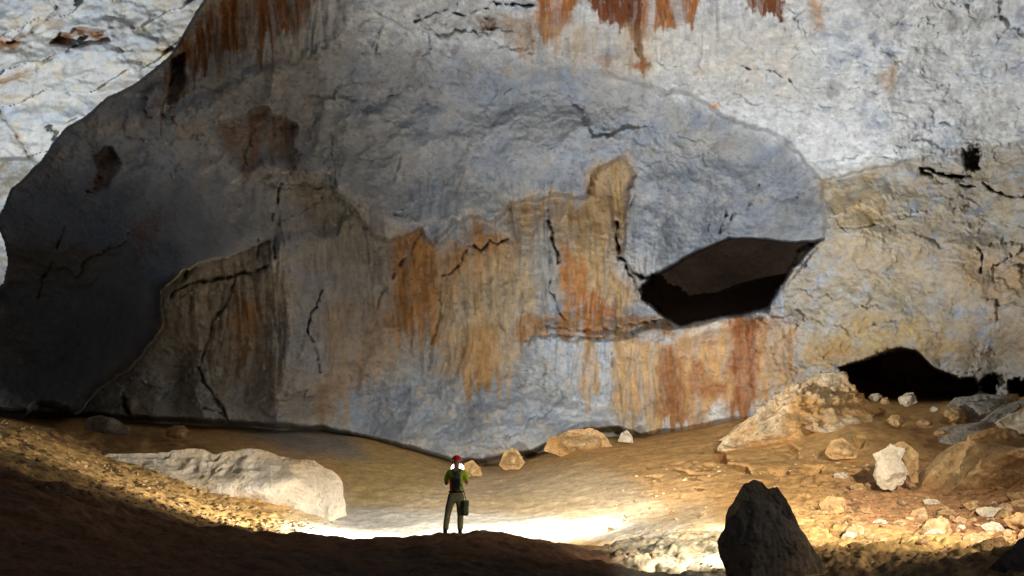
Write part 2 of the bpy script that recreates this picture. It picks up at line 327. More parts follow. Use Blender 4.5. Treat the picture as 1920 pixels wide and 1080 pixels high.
# --- mineral colours, with some shade painted in
c = np.zeros(PX.shape+(3,)); c[:] = (.40,.405,.40)
n1 = fbm(PX/130, PY/110, 5, .6, seed=30); n2 = fbm(PX/40, PY/34, 5, .62, seed=31); n3 = fbm(QX/70, QY/70, 5, .6, seed=32)
c = mix(c, (.31,.36,.44), ss(n1, -.1, .3)*.85)
c = mix(c, (.50,.49,.46), ss(n2, .02, .4)*.7)
c = mix(c, (.28,.27,.26), ss(-n3, .05, .42)*.6)
c = mix(c, (.46,.35,.24), ss(n3, .2, .5)*.5)
_drip = fbm(PX/15, PY/600, 4, .6, seed=150)*1.3
def patch(pts, col, k=1.0, soft=14, streak=0, seed=0, warp=1.0, plain=False):
    global c
    w_ = warp*min(1.0, (max(p[0] for p in pts)-min(p[0] for p in pts)+max(p[1] for p in pts)-min(p[1] for p in pts))/220+.25)
    if streak:
        y0 = min(p[1] for p in pts); y1 = max(p[1] for p in pts); t_ = np.clip((PY-y0)/(y1-y0), 0, 1.3)
        dr = _drip*min(90, (y1-y0)*.45)*t_
    else: dr = 0
    m = region(PX+wx2*w_, PY+wy2*w_*(1.3 if streak else 1)+dr, pts, soft)
    mm = m > .002
    if not mm.any(): return
    x, y = PX[mm], PY[mm]; m = m[mm]
    if streak: m = m*(1-streak+streak*ss(fbm((x+bend[mm])/22, y/260, 3, seed=40+seed), -.35, .15))
    elif not plain: m = m*ss(fbm(x/32, y/32, 4, .6, seed=60+seed), -.42, .05)
    v = fbm(x/(9 if streak else 22), y/(60 if streak else 18), 5, .62, seed=100+seed)
    if not plain: m = m*(.68+.32*ss(v, -.3, .2))
    cc = np.array(col)*(1+(.12 if plain else .5)*fbm(x/15, y/(40 if streak else 9), 4, .6, seed=130+seed))[...,None]
    m = np.clip(m*k, 0, 1)[...,None]; c[mm] = c[mm]*(1-m)+cc*m
# pale calcite vault on the right, paler upper band
patch([(560,-60),(2000,-60),(2000,262),(1700,302),(1546,338),(1500,288),(1350,212),(1150,140),(1030,118),(700,110)], (.66,.67,.66), .75, 30, seed=1)
patch([(1180,40),(1500,60),(1500,190),(1300,160),(1200,130)], (.66,.60,.50), .6, 40, seed=2)
patch([(1230,165),(1350,180),(1560,200),(1700,290),(1560,335),(1500,288),(1350,212)], (.74,.75,.76), .8, 20, seed=3)
patch([(1546,338),(1800,285),(2000,270),(2000,700),(1560,690),(1440,580),(1546,450)], (.39,.325,.225), .9, 24, seed=4)
patch([(1546,345),(1640,340),(1680,420),(1560,430)], (.50,.36,.17), .75, 14, seed=5)
patch([(1580,430),(1750,430),(1720,560),(1600,540)], (.47,.37,.22), .6, 30, seed=6)
patch([(1780,470),(1930,480),(1930,560),(1800,560)], (.48,.33,.17), .7, 25, seed=7)
patch([(1500,660),(1600,590),(1760,600),(1830,680),(1700,650),(1560,700)], (.46,.33,.14), .8, 18, seed=8)
# left lobe: the shade on its face painted in as dark colour
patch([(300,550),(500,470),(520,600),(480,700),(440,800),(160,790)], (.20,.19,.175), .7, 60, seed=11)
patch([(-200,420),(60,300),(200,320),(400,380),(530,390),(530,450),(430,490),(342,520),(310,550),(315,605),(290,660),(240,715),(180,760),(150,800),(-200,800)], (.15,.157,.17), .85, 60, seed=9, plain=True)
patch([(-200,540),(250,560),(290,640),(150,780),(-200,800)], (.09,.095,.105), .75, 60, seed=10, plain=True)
patch([(300,160),(700,110),(1000,130),(1180,300),(900,370),(640,420),(400,330)], (.29,.315,.345), .65, 50, seed=12)
patch([(420,360),(720,380),(960,370),(980,640),(760,720),(560,760),(420,560)], (.29,.305,.32), .65, 40, seed=36)
patch([(960,330),(1120,300),(1500,300),(1546,440),(1380,440),(1230,510),(1170,440)], (.27,.30,.345), .9, 22, seed=13)
patch([(620,740),(760,700),(960,720),(1100,800),(860,850),(640,810)], (.27,.34,.45), .85, 30, seed=14)
patch([(980,640),(1150,632),(1150,800),(1000,790)], (.42,.50,.60), .75, 10, seed=15)
# rust and ochre stains
R1 = (.30,.115,.03); R2 = (.42,.22,.075); R3 = (.14,.045,.015); O1 = 0
patch([(360,60),(420,10),(480,-20),(600,-20),(560,60),(430,100),(390,120),(350,140),(335,100)], (.20,.09,.035), 1.1, 10, .6, 1)
patch([(335,95),(350,110),(352,180),(320,215),(285,210),(300,170)], (.20,.10,.045), .85, 8, .3, 2)
patch([(415,240),(505,205),(560,260),(545,310),(500,300),(470,328),(430,300)], (.27,.14,.065), .75, 22, .7, 3)
patch([(180,290),(230,295),(195,345),(170,365)], (.26,.13,.06), .85, 6, .2, 4)
patch([(100,60),(205,60),(205,82),(90,86)], (.24,.11,.04), .9, 4)
patch([(1000,-20),(1090,-20),(1060,60),(1040,90),(1010,60)], R1, 1.1, 7, .3, 5)
patch([(1100,-20),(1210,-20),(1215,60),(1200,140),(1185,90),(1160,45),(1120,40)], R3, 1.25, 5, .1, 6)
patch([(1210,-20),(1340,-20),(1290,40),(1240,60),(1215,80)], R1, 1.1, 6, .7, 7)
patch([(1395,-20),(1480,-20),(1470,45),(1440,30),(1400,20)], R3, 1.25, 5, .2, 8)
patch([(1510,0),(1545,0),(1540,60),(1520,60)], R2, .7, 8, .5, 9)
patch([(1020,40),(1240,60),(1210,150),(1120,140),(1040,110)], (.55,.40,.22), .6, 18, .5, 10)
patch([(1110,110),(1150,110),(1140,135)], R1, .7, 5); patch([(1170,115),(1210,118),(1200,140)], R1, .8, 5)
patch([(930,20),(1010,20),(1000,105),(960,100)], (.42,.27,.15), .7, 10, .4, 11)
patch([(885,28),(930,30),(935,60),(890,62)], (.18,.08,.03), .8, 4)
patch([(725,590),(735,450),(790,432),(830,470),(900,410),(960,450),(960,520),(860,520),(820,640),(740,640)], (.42,.23,.09), 1.1, 20, .35, 12)
patch([(780,440),(810,470),(830,600),(790,600)], R2, .8, 7, .6, 13)
patch([(890,490),(912,480),(905,720),(860,725),(885,600)], (.40,.19,.05), .85, 5, .3, 14)
patch([(820,520),(1000,460),(1020,600),(940,725),(830,700)], (.50,.38,.22), .85, 20, .3, 15)
patch([(870,620),(940,610),(935,725),(850,725)], (.42,.26,.11), .8, 12, .5, 16)
patch([(955,380),(1100,362),(1130,310),(1170,300),(1180,330),(1160,470),(1195,560),(1060,600),(1030,400),(960,480)], (.47,.32,.16), 1.15, 24, .3, 17)
patch([(1045,460),(1090,480),(1110,560),(1190,600),(1060,605)], (.42,.17,.05), 1.15, 10, .3, 18)
patch([(960,590),(1260,595),(1260,628),(1100,632),(960,640)], (.36,.19,.07), .85, 6, 0, 19)
patch([(1120,310),(1170,300),(1165,400),(1110,400)], (.48,.33,.14), .45, 16, .3, 20)
patch([(1150,630),(1260,640),(1285,800),(1160,810)], (.44,.29,.13), 1.0, 10, .4, 21)
patch([(1085,640),(1115,640),(1125,740),(1095,740)], (.46,.30,.13), .85, 5, .3, 22)
patch([(1235,650),(1275,640),(1300,800),(1235,805)], (.24,.11,.045), 1.1, 9, .35, 23)
patch([(1265,620),(1440,590),(1500,640),(1440,780),(1280,800)], (.44,.27,.12), 1.0, 16, .25, 24)
patch([(1370,605),(1425,605),(1420,785),(1370,785)], (.25,.095,.035), 1.15, 12, .3, 25)
patch([(1300,680),(1360,720),(1360,760),(1280,740)], (.32,.14,.05), .8, 10, 0, 26)
patch([(1440,700),(1560,640),(1600,660),(1480,740)], (.40,.24,.08), .7, 12, 0, 27)
patch([(1330,760),(1360,760),(1360,785),(1325,790)], (.60,.62,.62), .8, 6, 0, 28)
patch([(1640,130),(1690,120),(1680,180),(1650,180)], (.36,.24,.13), .7, 7, 0, 29)
patch([(1320,190),(1350,195),(1345,205)], (.62,.27,.08), .9, 4)
patch([(440,560),(500,570),(490,660),(430,680)], (.33,.19,.08), .8, 18, .3, 30)
patch([(600,580),(720,560),(740,680),(640,760),(600,740)], (.42,.31,.20), .7, 20, .5, 31)
patch([(580,720),(660,710),(640,800),(570,800)], (.36,.25,.13), .7, 16, .5, 32)
patch([(430,640),(560,690),(560,800),(440,790)], (.36,.33,.29), .6, 25, 0, 33)
patch([(250,420),(300,400),(290,480),(240,500)], (.20,.11,.06), .7, 12, 0, 34)
patch([(560,330),(720,360),(720,470),(560,520)], (.36,.35,.31), .5, 25, .4, 35)
patch([(-100,430),(10,455),(14,530),(-100,540)], (.5,.36,.25), .8, 10)
# streaks of black manganese on curtains, dirt inside cracks; shade painted into the hollow, pits and mouth
c = c*(1-.16*(flute*ss(st2+.4*fbm(PX/40, PY/90, 2, seed=50), .12, .45)))[...,None]
c = mix(c, (.05,.037,.03), np.clip(crk*.8, 0, .5))
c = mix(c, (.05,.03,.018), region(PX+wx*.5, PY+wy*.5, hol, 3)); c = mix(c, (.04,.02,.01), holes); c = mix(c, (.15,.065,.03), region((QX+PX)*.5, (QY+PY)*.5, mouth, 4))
sp_ = ss(fbm(PX/11, PY/9, 3, seed=51)+.35*fbm(PX/120, PY/90, 2, seed=52), .42, .55); c = mix(c, (.10,.08,.06), sp_*.45*CALM)
h = ridged(QX/60, QY/42, 4, .55, seed=53); c = mix(c, (.13,.10,.08), ss(h+.25*fbm(PX/150, PY/150, 2, seed=54), .84, .95)*.4)
c = mix(c, (.06,.06,.065), np.exp(-((dlobe+4)/14)**2)*ss(PY, 480, 540)*(PX < 420)*.9)  # dark band painted over the rim to mute lamplight on the step
# remove the part of the sheet that lies over the far chamber (upper left)
edge = [(400,-60),(380,0),(352,45),(322,98),(262,150),(200,182),(160,215),(120,240),(95,270),(75,300),(45,330),(20,352),(6,385),(-10,420),(8,455),(14,490),(6,530),(-40,560),(-900,600),(-900,-800),(420,-800)]
dA = sdist(PX+wx*.35, PY+wy*.35, edge, 60)
keep = dA > 0
# roll the sheet's rim away from the viewer so that the lobe has thickness
roll = np.clip(1-dA/7, 0, 1)*(dA > -30)
D2 = D+7*roll**3
X, Y, Z = at_np(PX, PY, D2)
Fc = grid_faces(*PX.shape); kf = keep.ravel()[Fc].all(1); Fc = Fc[kf]
used = np.zeros(PX.size, bool); used[Fc.ravel()] = True; idx = -np.ones(PX.size, int); idx[used] = np.arange(used.sum())
V = np.stack([X, Y, Z], -1).reshape(-1, 3)
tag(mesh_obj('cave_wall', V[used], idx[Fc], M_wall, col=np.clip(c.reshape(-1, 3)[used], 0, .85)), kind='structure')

# far chamber wall seen past the lobe
xs = axis([(-1200,-60,14), (-60,520,2.2), (520,800,14)]); ys = axis([(-800,-30,14), (-30,620,2.2), (620,900,14)])
PX, PY = np.meshgrid(xs, ys)
wx = fbm(PX/45, PY/45, 4, seed=71)*9; wy = fbm(PX/45, PY/45, 4, seed=72)*9; QX, QY = PX+wx, PY+wy; bend = wx; wx2, wy2 = wx, wy; _drip = wx*.05
D = 84-PX*.006+(PY-100)*.02
slab = (PY+.35*PX-60)/75+fbm(PX/160, PY/90, 3, seed=73)*.8
D -= (slab-np.floor(slab))*1.3*ss(-(PY-310), -20, 20)
D += fbm(PX/120, PY/80, 4, seed=74)*1.6-ridged(QX/70, QY/38, 5, .5, seed=75)*.5+fbm(PX/16, PY/12, 4, .6, seed=76)*.22
D += 4*region(PX, PY, [(-400,303),(60,298),(90,330),(0,400),(-400,440)], 5)
hc = [([(110,15),(60,60),(0,85)],3,1.2),([(225,95),(260,90),(330,94)],2.4,.9),([(0,210),(30,250),(58,296)],4,1.0),([(-20,75),(50,78)],3,1.2),([(0,150),(60,135)],3,.8),([(60,180),(70,120),(130,90)],3,.5)]
crk = np.zeros(PX.shape)
for pts, wd, dp in hc:
    g = line(QX, QY, pts, wd)*(.3+.7*ss(fbm(PX/30, PY/30, 3, seed=78), -.2, .2)); D += .6*dp*g; crk = np.maximum(crk, g)
D += 1.8*region(QX, QY, [(93,84),(112,62),(130,62),(136,52),(200,56),(204,76),(150,84)], 3)
X, Y, Z = at_np(PX, PY, D)
c = np.zeros(PX.shape+(3,)); c[:] = (.60,.61,.60)
n1 = fbm(PX/120, PY/60, 5, .6, seed=80); n2 = fbm(PX/40, PY/30, 4, .6, seed=81)
c = mix(c, (.50,.56,.62), ss(n1, -.05, .3)*.8); c = mix(c, (.68,.60,.46), ss(n2, .05, .4)*.7); c = mix(c, (.36,.35,.33), ss(-n2, .15, .45)*.5)
patch([(93,84),(112,62),(130,62),(136,52),(200,56),(204,76),(150,84)], (.26,.12,.045), 1, 3)
patch([(-60,70),(40,72),(30,90),(-60,95)], (.55,.27,.12), .9, 5); patch([(-60,150),(50,132),(60,145),(-20,165)], (.52,.34,.18), .8, 8)
patch([(240,110),(330,60),(370,0),(380,60),(300,130)], (.70,.60,.40), .6, 20); patch([(70,40),(130,30),(120,50),(80,60)], (.38,.27,.18), .7, 6)
patch([(210,50),(260,35),(250,60),(210,66)], (.36,.33,.30), .7, 8)
patch([(-100,302),(80,300),(60,345),(-100,430)], (.30,.27,.22), .9, 6)
c = mix(c, (.30,.22,.15), np.clip(crk, 0, .6))
tag(mesh_obj('far_cave_wall', np.stack([X, Y, Z], -1).reshape(-1, 3), grid_faces(*PX.shape), M_wall, col=np.clip(c.reshape(-1, 3), 0, .85)), kind='structure')

# ================================================================== CAVE FLOOR
# control points: (px, py, Y); a fourth value gives the height directly
fl = [ # crest of the near bank and the ground before it
 (-500,860,20),(-200,850,20),(0,882,20),(100,905,20.5),(200,945,21),(350,985,21.5),(500,1008,22),(600,1014,22),(700,1010,22),(800,1003,22),(900,1002,22),(1000,1010,22),(1080,1022,21.5),(1150,1045,20.5),
 (860,0,20.5,.02),(860,0,18.5,.0),(720,0,19.5,.04),(1000,0,19.5,-.04),(0,990,13),(300,1040,14),(600,1060,15),(900,1050,15.5),(1100,1070,15),(0,1080,9),(600,1130,9.5),(1000,1140,9.5),(1300,1130,11),(1500,1120,13),(1920,1110,10),(-300,1000,9),(2300,1060,10),(2300,980,18),
 (960,1250,5),(0,1250,5),(1900,1250,5),
 (1250,1060,19.5),(1350,1090,17),(1250,1003,25),(1350,1010,23),(1450,1050,19),(1600,1040,19),(1750,1040,18.5),(1920,1040,16),(1650,1000,24),(1550,960,29),(1750,960,30),(1920,985,25),
 # hollow where the lamp stands
 (700,0,26,-.75),(900,0,26,-.8),(860,0,30,-1.05),(700,0,32,-.95),(1000,0,31,-1.0),(1100,0,29,-.8),(600,0,29,-.55),(860,0,34,-1.05),
 (700,1000,38),(860,998,38.5),(1000,990,38),(650,982,41),(860,968,43),(980,962,43),(1100,985,35),(1180,990,31),
 # gravel slope on the left
 (-300,800,32),(0,850,28),(100,880,27),(200,915,27),(300,952,28),(400,982,29),(500,1000,31),(600,993,34),(0,790,40),(100,815,42),(200,878,38),(300,918,37),(450,958,38),(560,965,40),(-400,770,42),
 # ground behind the white boulder up to the wall
 (0,776,55),(150,795,54),(300,815,54),(430,815,57),(150,815,47),(300,835,47),(450,840,49),(560,815,60),(700,832,60),(800,856,60),(860,872,60),(600,850,53),(700,880,52),(760,910,49),(680,940,46),(850,900,52),(800,940,46),
 (0,765,66),(430,785,70),(860,850,70),
 # right slope
 (950,900,52),(1000,860,58),(1100,828,58),(1200,824,57),(1300,808,56),(1380,792,55),(1100,870,50),(1000,930,46),(1200,930,40),(1200,870,48),(1300,860,46),(1300,930,35),(1300,970,30),(1400,830,49),(1400,880,40),(1450,920,33),
 (1500,800,49),(1550,850,42),(1600,760,50),(1650,830,42),(1700,780,48),(1800,770,47),(1900,780,42),(1800,850,42),(1700,900,37),(1850,930,34),(1560,900,37),(2100,800,36),(2400,850,28),(1920,745,52),(1750,750,56),(1500,760,60),(1900,735,66),(1200,810,70)]
P = []; zc = []
for q in fl:
    if len(q) == 4: p = Vector(((q[0]-960)/F*q[2]*cp, q[2], q[3]))
    else: p = at(*q)
    P.append(((960+p.x/p.y*F/cp)/300, math.log(p.y)*3)); zc.append(p.z)
ffit = tps_fit(P, np.array(zc), 2e-3)
def ground_np(Xw, Yw):
    return tps_eval(ffit, (960+Xw/Yw*F/cp)/300, np.log(Yw)*3)
def ground(x, y): return float(ground_np(np.array([x]), np.array([y]))[0])
us = axis([(-900,-60,16), (-60,1990,2.6), (1990,2900,16)])
Ys = np.exp(np.linspace(math.log(5), math.log(70), 760))
U, Yw = np.meshgrid(us, Ys); Xw = (U-960)/F*Yw*cp
Zw = ground_np(Xw, Yw)
far = ss(Yw, 20, 30)
rough = fbm(Xw/2.2, Yw/2.2, 5, .55, seed=90)*.28+fbm(Xw/.5, Yw/.5, 4, .6, seed=91)*.065
Zb = Zw.copy()
px0, py0 = proj(Xw, Yw, Zw)
rubble = np.maximum.reduce([region(px0, py0, [(-200,840),(100,800),(420,900),(620,990),(500,1010),(200,950),(-200,880)], 12)*.7,
                            region(px0, py0, [(1500,880),(1700,860),(2000,820),(2000,1100),(1560,1100),(1480,980)], 25),
                            region(px0, py0, [(1150,1000),(1420,1000),(1420,1100),(1150,1065)], 8)])
blob = ss(ridged(Xw/.55, Yw/.75, 3, .6, seed=92), .15, .75)
Zw = Zw+fbm(Xw/.7, Yw/1.1, 4, .6, seed=88)*.05*(Yw > 23)
Zw = Zw+rough*(.35+.5*rubble+.75*(Yw < 22))+rubble*(blob*.07-.02+ridged(Xw/.22, Yw/.3, 3, .6, seed=89)*.035)
# layered ledges across the right slope: thin clay shelves with undercuts
px0, py0 = proj(Xw, Yw, Zb)
ledm = region(px0, py0, [(1180,850),(1500,830),(1560,900),(1480,930),(1200,920)], 20)
qq = (py0-.28*px0)/22+fbm(Xw/3, Yw/3, 3, seed=93)*1.2
Zw += ledm*((qq-np.floor(qq))*-.16*ss(fbm(Xw/1.4, Yw/2.5, 3, seed=94), .0, .25))
# pits
for pts, s, dp in [([(1338,842),(1358,846),(1362,862),(1345,862)], 4, .5),([(1360,866),(1400,874),(1408,886),(1370,876)], 3, .3),([(1440,878),(1478,878),(1478,886),(1446,884)], 3, .35),
                   ([(1515,880),(1540,878),(1535,888)], 3, .35),([(1600,818),(1622,820),(1616,838),(1604,830)], 3, .5),([(1480,832),(1500,842),(1494,848)], 3, .3),
                   ([(1655,1012),(1688,1015),(1685,1035),(1660,1038)], 4, .35),([(1545,988),(1562,992),(1555,1004)], 3, .25),([(1262,876),(1300,884),(1300,890),(1266,882)], 2, .2),
                   ([(1535,1025),(1600,1030),(1595,1038)], 3, .25),([(1600,895),(1625,905),(1610,912)], 3, .2)]:
    Zw -= dp*region(px0, py0, pts, s)
px0, py0 = proj(Xw, Yw, Zw)
c = np.zeros(Xw.shape+(3,)); c[:] = (.58,.36,.14)
n1 = fbm(Xw/5, Yw/5, 5, .6, seed=95); n2 = fbm(Xw/1.1, Yw/1.1, 4, .6, seed=96); n3 = fbm(Xw/.3, Yw/.3, 3, .6, seed=97)
bend = 0*Xw; wx = fbm(Xw/1.5, Yw/1.5, 4, seed=98)*10; wy = fbm(Xw/1.5, Yw/1.5, 4, seed=99)*8; wx2, wy2 = wx, wy; _drip = wx*.05
_PX, _PY = PX, PY; PX, PY = px0, py0; QX, QY = px0+wx, py0+wy
patch([(-300,760),(100,790),(330,880),(640,1000),(400,1010),(-300,900)], (.52,.32,.10), .8, 15)
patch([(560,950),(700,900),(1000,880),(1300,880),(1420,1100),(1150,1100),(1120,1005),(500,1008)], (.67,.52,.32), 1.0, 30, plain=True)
patch([(640,950),(860,960),(1280,985),(1250,1010),(560,1010)], (.74,.71,.62), .9, 12, plain=True)  # brightness of the lamp pool painted into the sand
patch([(1150,995),(1400,1000),(1400,1100),(1160,1070)], (.62,.56,.40), .9, 10)
patch([(800,930),(1000,920),(1100,950),(980,970)], (.56,.42,.22), .6, 25)
patch([(1100,840),(1500,800),(1650,860),(1500,960),(1250,950)], (.66,.38,.14), .85, 25, plain=True)
patch([(640,830),(830,860),(850,900),(740,940),(660,950)], (.55,.40,.16), .8, 20, plain=True)
patch([(430,800),(640,805),(690,860),(560,850)], (.27,.265,.26), .9, 22, plain=True)
patch([(1560,900),(1800,850),(1930,900),(1930,1000),(1600,1000)], (.50,.26,.12), .8, 30, plain=True)
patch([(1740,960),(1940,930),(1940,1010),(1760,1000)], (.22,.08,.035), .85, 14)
patch([(1600,780),(1760,770),(1780,840),(1650,850)], (.34,.15,.05), .6, 20)
patch([(1560,990),(1800,1010),(1760,1050),(1560,1030)], (.50,.34,.11), .7, 14)
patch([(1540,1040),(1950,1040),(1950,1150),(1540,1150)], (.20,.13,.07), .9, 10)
patch([(60,800),(330,815),(430,860),(250,870),(100,830)], (.20,.095,.04), .7, 8)  # cast shadow of the pale boulder painted into the floor colour
PX, PY = _PX, _PY
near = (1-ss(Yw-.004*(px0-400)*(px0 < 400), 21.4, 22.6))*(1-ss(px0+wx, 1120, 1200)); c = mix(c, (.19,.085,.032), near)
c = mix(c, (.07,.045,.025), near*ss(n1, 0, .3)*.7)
c = c*(1+.35*np.clip(n2, -1, 1)*(1-.5*(px0 > 640)*(px0 < 1200)))[...,None]*(1+.25*n3)[...,None]
c = mix(c, (.11,.06,.03), rubble*ss(-blob, -.25, 0)*.6)
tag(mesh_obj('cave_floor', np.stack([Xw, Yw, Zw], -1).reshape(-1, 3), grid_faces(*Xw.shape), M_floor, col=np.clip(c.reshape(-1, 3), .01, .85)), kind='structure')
GZ = Zw
def surf(x, y):
    """height of the finished floor"""
    r = (math.log(y)-math.log(5))/(math.log(70)-math.log(5))*759; r = min(max(r, 0), 758.9); i = int(r)
    u = 960+x/y*F/cp; j = int(np.searchsorted(us, u))-1; j = min(max(j, 0), len(us)-2)
    return float(max(GZ[i,j], GZ[i+1,j+1])) if False else float(GZ[i,j]*.5+GZ[i+1,j+1]*.5)

# ================================================================== ROCKS
def noise3(v, s, seed=0):
    x, y, z = v[:,0]*s, v[:,1]*s, v[:,2]*s
    return (noise(x+seed*3.1, y+seed*1.7)+noise(y+seed*2.3+40, z+7.7)+noise(z+seed*1.1+80, x+3.3))/1.7
def ico(sub):
    bm = bmesh.new(); bmesh.ops.create_icosphere(bm, subdivisions=sub, radius=1)
    v = np.array([p.co[:] for p in bm.verts]); f = np.array([[q.index for q in p.verts] for p in bm.faces]); bm.free(); return v, f
ICO = {k: ico(k) for k in (2, 3, 4, 5, 6)}
def cuts(v, n, seed, lo=.55, hi=.9):
    """chop a unit ball with planes so that it reads as broken rock"""
    r = np.random.RandomState(seed); v = v.copy()
    for _ in range(n):
        q = r.randn(3); q /= np.linalg.norm(q); h = r.uniform(lo, hi); d = v@q; m = d > h
        v[m] -= np.outer((d[m]-h)*.92, q)
    return v
def rock(name, sil, Y, depth, mat, label, seed=0, sub=5, rough=.05, facets=7, group=None, cat='boulder', tilt=0, sink=0, flat=2.2, box=2, chips=26):
    """a boulder of real thickness whose front outline follows sil (px points)"""
    pts = [at(p[0], p[1], Y) for p in sil]; S = np.array([(p.x, p.z) for p in pts])
    cx, cz = (S[:,0].min()+S[:,0].max())/2, (S[:,1].min()+S[:,1].max())/2
    v, f = ICO[sub]; v = v.copy()
    th = np.arctan2(v[:,2], v[:,0]); rho = np.hypot(v[:,0], v[:,2])
    R = np.zeros(len(v))
    ct, st = np.cos(th), np.sin(th)
    for i in range(len(S)):
        a = S[i]-(cx, cz); b = S[(i+1) % len(S)]-(cx, cz); e = b-a
        den = ct*e[1]-st*e[0]; den = np.where(np.abs(den) < 1e-9, 1e-9, den)
        t = (a[0]*e[1]-a[1]*e[0])/den; u = (a[0]*st-a[1]*ct)/den
        R = np.where((t > 0) & (u >= -1e-3) & (u <= 1+1e-3), np.maximum(R, t), R)
    R = np.where(R <= 0, R[R > 0].mean(), R)
    prof = 1-(1-rho**flat)**(1/flat) if False else rho
    w2 = cuts(v, facets, seed+1, .45, .85) if facets else v
    y = np.sign(v[:,1])*depth*np.sqrt(np.clip(1-rho**box, 0, 1))*(.8+.2*np.clip(w2[:,1]/np.where(np.abs(v[:,1]) < 1e-6, 1e-6, v[:,1]), 0, 1.2))
    size = max(np.ptp(S[:,0]), np.ptp(S[:,1]))
    p = np.stack([R*prof*ct, y, R*prof*st], -1)
    pn = p/size*1.6
    n = noise3(pn, 2.2, seed)*.6+noise3(pn, 5, seed+3)*.45-np.abs(noise3(pn, 4, seed+4))*1.0-np.abs(noise3(pn, 9, seed+5))*.7+noise3(pn, 18, seed+8)*.2-np.abs(noise3(pn, 34, seed+9))*.13+.45
    if chips:
        E = np.abs(p).max(0); pe = p/E; rr = np.random.RandomState(seed+200)
        for _ in range(chips):      # flat broken faces: cut the depth only, so the outline stays
            q = rr.randn(3)*np.array([1, .9, 1]); q[1] = math.copysign(max(abs(q[1]), .3), -1 if rr.rand() < .75 else 1); q /= np.linalg.norm(q)
            dd = pe@q; hh = dd.max()*rr.uniform(.55, .88); mk = (dd > hh) & (pe[:,1]*q[1] > 0)
            pe[mk,1] -= np.clip((dd[mk]-hh)/q[1], -abs(pe[mk,1])*.97, abs(pe[mk,1])*.97)
        p = pe*E; pn = p/size*1.6; n = noise3(pn, 5, seed+3)*.3-np.abs(noise3(pn, 7, seed+4))*.5-np.abs(noise3(pn, 15, seed+5))*.4+noise3(pn, 30, seed+8)*.15+.2-np.abs(noise3(pn, 55, seed+9))*.13
    rough = rough*(1.5 if sub > 5 else 2.3)
    nn = v/np.linalg.norm(v, axis=1)[:,None]
    p = p+nn*(n*rough*size)[:,None]*np.array([.6, 1.2, .6])
    if tilt: ca, sa = math.cos(tilt), math.sin(tilt); p = p@np.array([[ca, sa, 0], [-sa, ca, 0], [0, 0, 1]])
    zmin = p[:,2].min()
    o = mesh_obj(name, p-np.array([0, 0, zmin]), f, mat); o.location = (cx, Y, cz+zmin-sink)
    return tag(o, label, cat, group)

M_white = rock_mat('pale_calcite', ((.66,.56,.40), (.74,.69,.59)), scale=1.2, bump=1, dist=.3, vary=.16, fine=7)
M_tan = rock_mat('tan_rock', ((.50,.30,.12), (.60,.44,.24)), scale=1.5, bump=1, dist=.2, vary=.35, fine=8)
M_tan2 = rock_mat('clayey_rock', ((.36,.22,.10), (.50,.36,.18)), scale=1.4, bump=.9, dist=.16, vary=.32, fine=8)
M_grey = rock_mat('grey_rock', ((.30,.28,.25), (.42,.40,.36)), scale=1.6, bump=1, dist=.2, vary=.35, fine=9)
M_dark = rock_mat('dark_rock', ((.11,.10,.09), (.20,.15,.10)), scale=2.4, bump=.9, dist=.08, vary=.35, fine=12)
M_peak = rock_mat('weathered_peak', ((.44,.26,.10), (.56,.47,.33)), scale=1.4, bump=1, dist=.2, vary=.3, fine=7)

rock('boulder', [(160,868),(200,850),(290,850),(328,843),(360,840),(410,850),(470,840),(520,850),(552,862),(590,862),(625,882),(642,900),(644,935),(652,968),(610,985),(450,975),(300,945),(200,905)],
     41, 2.6, M_white, 'long pale wall-like boulder on the sandy slope left of the person', seed=3, sub=6, rough=.027, facets=10, sink=0, box=6, chips=44)
rock('boulder', [(1395,908),(1415,900),(1430,905),(1440,915),(1458,912),(1475,935),(1500,990),(1520,1020),(1540,1050),(1548,1120),(1400,1180),(1370,1100),(1350,1040),(1345,1015),(1358,990),(1362,960),(1380,930)],
     16, .75, M_dark, 'tall dark pointed boulder in shadow in the near foreground, right of the lit bank', seed=9, sub=6, rough=.02, facets=8)
rock('boulder', [(1850,1070),(1880,1040),(1925,1000),(1990,990),(2040,1050),(2040,1160),(1860,1160)], 13, .8, M_dark, 'dark rounded boulder cut by the bottom right corner', seed=12, sub=5, rough=.02)
rock('boulder', [(1700,950),(1730,900),(1780,850),(1820,815),(1860,800),(1900,805),(1960,850),(2050,930),(2050,990),(1900,985),(1760,990)], 36, 3.2, M_tan2,
     'big rounded tan boulder covered in clay at the right edge', seed=15, sub=6, rough=.035, chips=14)
rock('rock', [(1636,852),(1650,846),(1668,832),(1680,836),(1700,840),(1690,862),(1704,884),(1696,905),(1672,921),(1648,916),(1640,892),(1646,872)], 34, .7, M_white, 'small white angular rock left of the big tan boulder', seed=18, sub=5, rough=.035, cat='rock')
rock('rock', [(1660,838),(1695,826),(1722,850),(1722,905),(1705,905),(1690,860)], 34.8, .6, M_tan2, 'brown lump leaning on the back of the white angular rock', seed=19, sub=4, rough=.04, cat='rock')
pk = rock('rock_peak', [(1330,850),(1380,800),(1420,770),(1460,735),(1500,715),(1535,700),(1558,692),(1585,700),(1608,735),(1640,760),(1680,790),(1690,840),(1600,875),(1450,875)], 47.5, 2.6, M_peak,
     'pointed weathered rock peak with a pale top left of the dark wall opening', seed=21, sub=6, rough=.085, facets=12, cat='rock')
rock('rock', [(1770,770),(1795,745),(1850,738),(1900,745),(1880,775),(1830,800),(1790,795)], 44, 1.6, M_grey, 'pale flat slab lying under the right wall just left of the thin ledge', seed=24, sub=5, rough=.03, cat='rock', facets=9)
